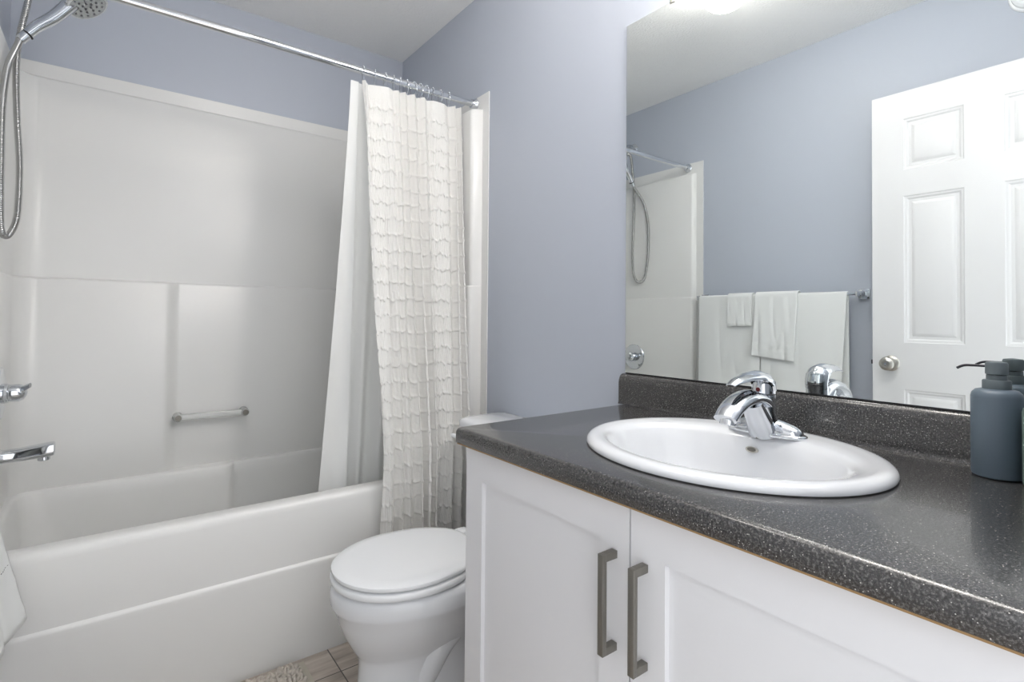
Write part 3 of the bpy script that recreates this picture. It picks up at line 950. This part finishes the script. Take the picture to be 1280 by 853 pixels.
vl = thing('vanity_light', 'three-shade vanity light bar on the wall above the mirror', 'wall light', (XR, .55, 2.17))
b = nb(); box(b, XR-.028, XR-.001, .20, .72, 2.13, 2.21, .006); finish('back_plate', b, 'chrome', vl)
for yy in (.27, .46, .65):
    b = nb(); lathe(b, [(.010, 0), (.010, .05), (.018, .06)], axis_m((XR-.026, yy, 2.17), (-1, 0, 0)), 16); finish('arm', b, 'chrome', vl)
    b = nb(); lathe(b, [(.022, .045), (.040, .030), (.050, 0), (.052, -.04), (.045, -.07), (.001, -.075)], Matrix.Translation((XR-.10, yy, 2.16)), 28); finish('lamp_shade', b, 'shade', vl)

# ------------------------------------------------------------------ DOOR (open against the left wall)
door = thing('bathroom_door', 'white six-panel interior door standing open, seen in the mirror', 'door', (-.185, .118, 0))
b = nb()
DY0, DY1 = .112, .858
ys = [DY0, .247, .440, .553, .747, DY1]
zs = [.012, .20, .815, 1.005, 1.605, 1.712, 1.922, 2.036]
cells = {(i, j) for i in (1, 3) for j in (1, 3, 5)}
panelled(b, -.185, 1, ys, zs, cells, -.220, [(.004, .003), (.010, .0045), (.016, .009), (.026, .009), (.038, .003), (.040, .0025)])
finish('slab', b, 'door', door, 20)
for s in (1, -1):
    xk = -.185 if s == 1 else -.220
    b = nb(); lathe(b, [(.001, 0), (.031, 0), (.032, .003), (.028, .007), (.015, .009), (.011, .014), (.0105, .026), (.016, .032), (.0245, .037), (.0275, .046), (.026, .055), (.019, .0605), (.0125, .062), (.012, .060), (.001, .060)], axis_m((xk, .792, .918), (s, 0, 0)), 40)
    kn = finish('door_knob', b, 'satin', door, 40)
    b = nb(); lathe(b, [(.005, 0), (.0045, .005), (.001, .0055)], axis_m((xk+s*.0595, .792, .918), (s, 0, 0)), 14); finish('lock_button', b, 'chrome', kn)
b = nb(); box(b, -.214, -.191, DY1-.001, DY1+.002, .89, .947, .0005); box(b, -.209, -.197, DY1+.001, DY1+.010, .91, .928, .002)
finish('latch', b, 'nozzle', door)
for z in (.22, 1.02, 1.83):
    b = nb(); lathe(b, [(.006, -.045), (.006, .045)], Matrix.Translation((-.183, DY0-.004, z)), 14); finish('hinge', b, 'satin', door)

# ------------------------------------------------------------------ TOWEL BAR AND TOWELS
BXc, BZ = XL+.062, 1.212
tb = thing('towel_bar', 'square chrome towel bar on the left wall, seen in the mirror', 'towel bar', (XL, 1.34, BZ))
b = nb(); box(b, BXc-.006, BXc+.006, .938, 1.742, BZ-.006, BZ+.006, .001); finish('rail', b, 'chrome', tb)
for yy in (.930, 1.728):
    b = nb(); box(b, XL+.001, XL+.009, yy-.022, yy+.022, BZ-.022, BZ+.022, .002); box(b, XL+.008, BXc+.010, yy-.012, yy+.012, BZ-.012, BZ+.012, .002); finish('bracket', b, 'chrome', tb)

def towel(name, label, y0, y1, zf, zb, off, thick, seed, slant=0, flare=None, hem=None, wave=.004, y0b=None, y1b=None, band=None):
    """cloth folded over the bar: front drop to zf, back drop to zb; off = clearance from the rail"""
    rng = np.random.RandomState(seed)
    t = thing(name, label, 'towel', (BXc, (y0+y1)/2, BZ), 'white towels hanging on the towel bar')
    R_ = .0065+off
    path = []   # (x, z) from the front hem up, over, down the back
    nF = 60
    for k in range(nF):
        f = k/nF; path.append((BXc+R_, zf+(BZ-zf)*f, 1-f, 1))
    for k in range(13):
        a = PI*k/12; path.append((BXc+R_*math.cos(a), BZ+R_*math.sin(a), 0, 0))
    for k in range(1, 31):
        f = k/30; path.append((BXc-R_, BZ-(BZ-zb)*f, f, -1))
    nu = 60
    P = np.zeros((len(path), nu, 3))
    ph = rng.rand(4)*6
    for i, (x, z, f, sd) in enumerate(path):
        for j in range(nu):
            u_ = j/(nu-1)
            ya_ = y0+(y1-y0)*u_
            if y0b is not None and sd >= 0:
                ya_ = (y0+(y0b-y0)*f) + ((y1+(y1b-y1)*f)-(y0+(y0b-y0)*f))*u_
            wv = wave*(.25+.75*f)*(math.sin(u_*6+ph[0]+f*2.2)+.6*math.sin(u_*13+ph[1]-f*3)+.25*math.sin(u_*27+ph[2]+f*5))
            xx = x + sd*abs(wv) + (sd*.006*f if sd > 0 else 0)
            zz = z - (slant*(u_-.5)*f if sd > 0 else 0)
            if flare and sd > 0:
                xx += flare(u_, f)
            if hem and sd > 0:
                dz = zz-zf
                for h_ in hem:
                    xx += .0016*math.exp(-((dz-h_)/.004)**2)
            P[i, j] = (max(xx, XL+.008), ya_, zz)
    o = grid_mesh('cloth', P - np.array((BXc, (y0+y1)/2, BZ)), 'towel', t)
    s = o.modifiers.new('thickness', 'SOLIDIFY'); s.thickness = thick; s.offset = 0
    if band:
        i = min(range(nF), key=lambda k: abs(P[k, nu-1, 2]-band))
        bb = nb()
        for j in range(0, nu-3, 2):
            for dz in (0, -.009):
                A, B_ = Vector(P[i, j]), Vector(P[i, j+1])
                q = []
                for pt in (A, B_):
                    q.append(pt+Vector((thick/2+.0004, 0, dz))); q.append(pt+Vector((thick/2+.0004, 0, dz-.0065)))
                fv = [bb.verts.new(v_) for v_ in (q[0], q[2], q[3], q[1])]
                bk_ = [bb.verts.new(v_-Vector((.0012, 0, 0))) for v_ in (q[0], q[2], q[3], q[1])]
                bb.faces.new(fv); bb.faces.new(bk_)
                for k in range(4): bb.faces.new((fv[k], fv[(k+1) % 4], bk_[(k+1) % 4], bk_[k]))
        tag(finish('stitched_band', bb, 'trimband', t, 0), 'dark dashed stitching across the towel')
    return t
def corner_flare(u_, f):
    # the lower corner nearest the tub kicks out into the room
    return .012*max(f-.35, 0)/.65 + .062*(max(f-.60, 0)/.40)**1.2*u_**1.3
bt = towel('bath_towel', 'white bath towel on the towel bar, the one nearest the bathtub', 1.372, 1.722, .36, .50, .003, .007, 1, flare=corner_flare, hem=(.03, .10), wave=.007, band=.505)
towel('bath_towel', 'white bath towel on the towel bar, the one nearest the door', .975, 1.368, .50, .56, .003, .007, 2, hem=(.03, .1), wave=.006, y0b=1.01, y1b=1.366)
towel('washcloth', 'small white washcloth folded over the bath towel, shortest on the bar', 1.412, 1.545, 1.060, 1.08, .012, .006, 3, hem=(.012, .020), wave=.003, slant=.004)
towel('hand_towel', 'white hand towel hanging over the seam between the bath towels', 1.186, 1.392, .902, .95, .014, .007, 4, hem=(.030, .055, .062, .069), wave=.006, slant=-.018, y0b=1.196, y1b=1.408)
# thin dark stitched band on the kicked-out towel corner
# ------------------------------------------------------------------ SMOKE ALARM
al = thing('smoke_alarm', 'round white smoke alarm high on the left wall, seen at the mirror edge', 'smoke alarm', (XL, .375, 2.315))
b = nb(); lathe(b, [(.070, 0), (.071, .006), (.068, .012), (.062, .014), (.060, .026), (.052, .034), (.040, .037), (.038, .033), (.030, .033), (.028, .038), (.001, .039)], axis_m((XL+.0005, .375, 2.315), (1, 0, 0)), 48)
finish('alarm_body', b, 'plastic', al, 30)
b = nb(); lathe(b, [(.0375, .0325), (.0305, .0325)], axis_m((XL+.0012, .375, 2.315), (1, 0, 0)), 40); finish('vent_ring', b, 'matbase', al)
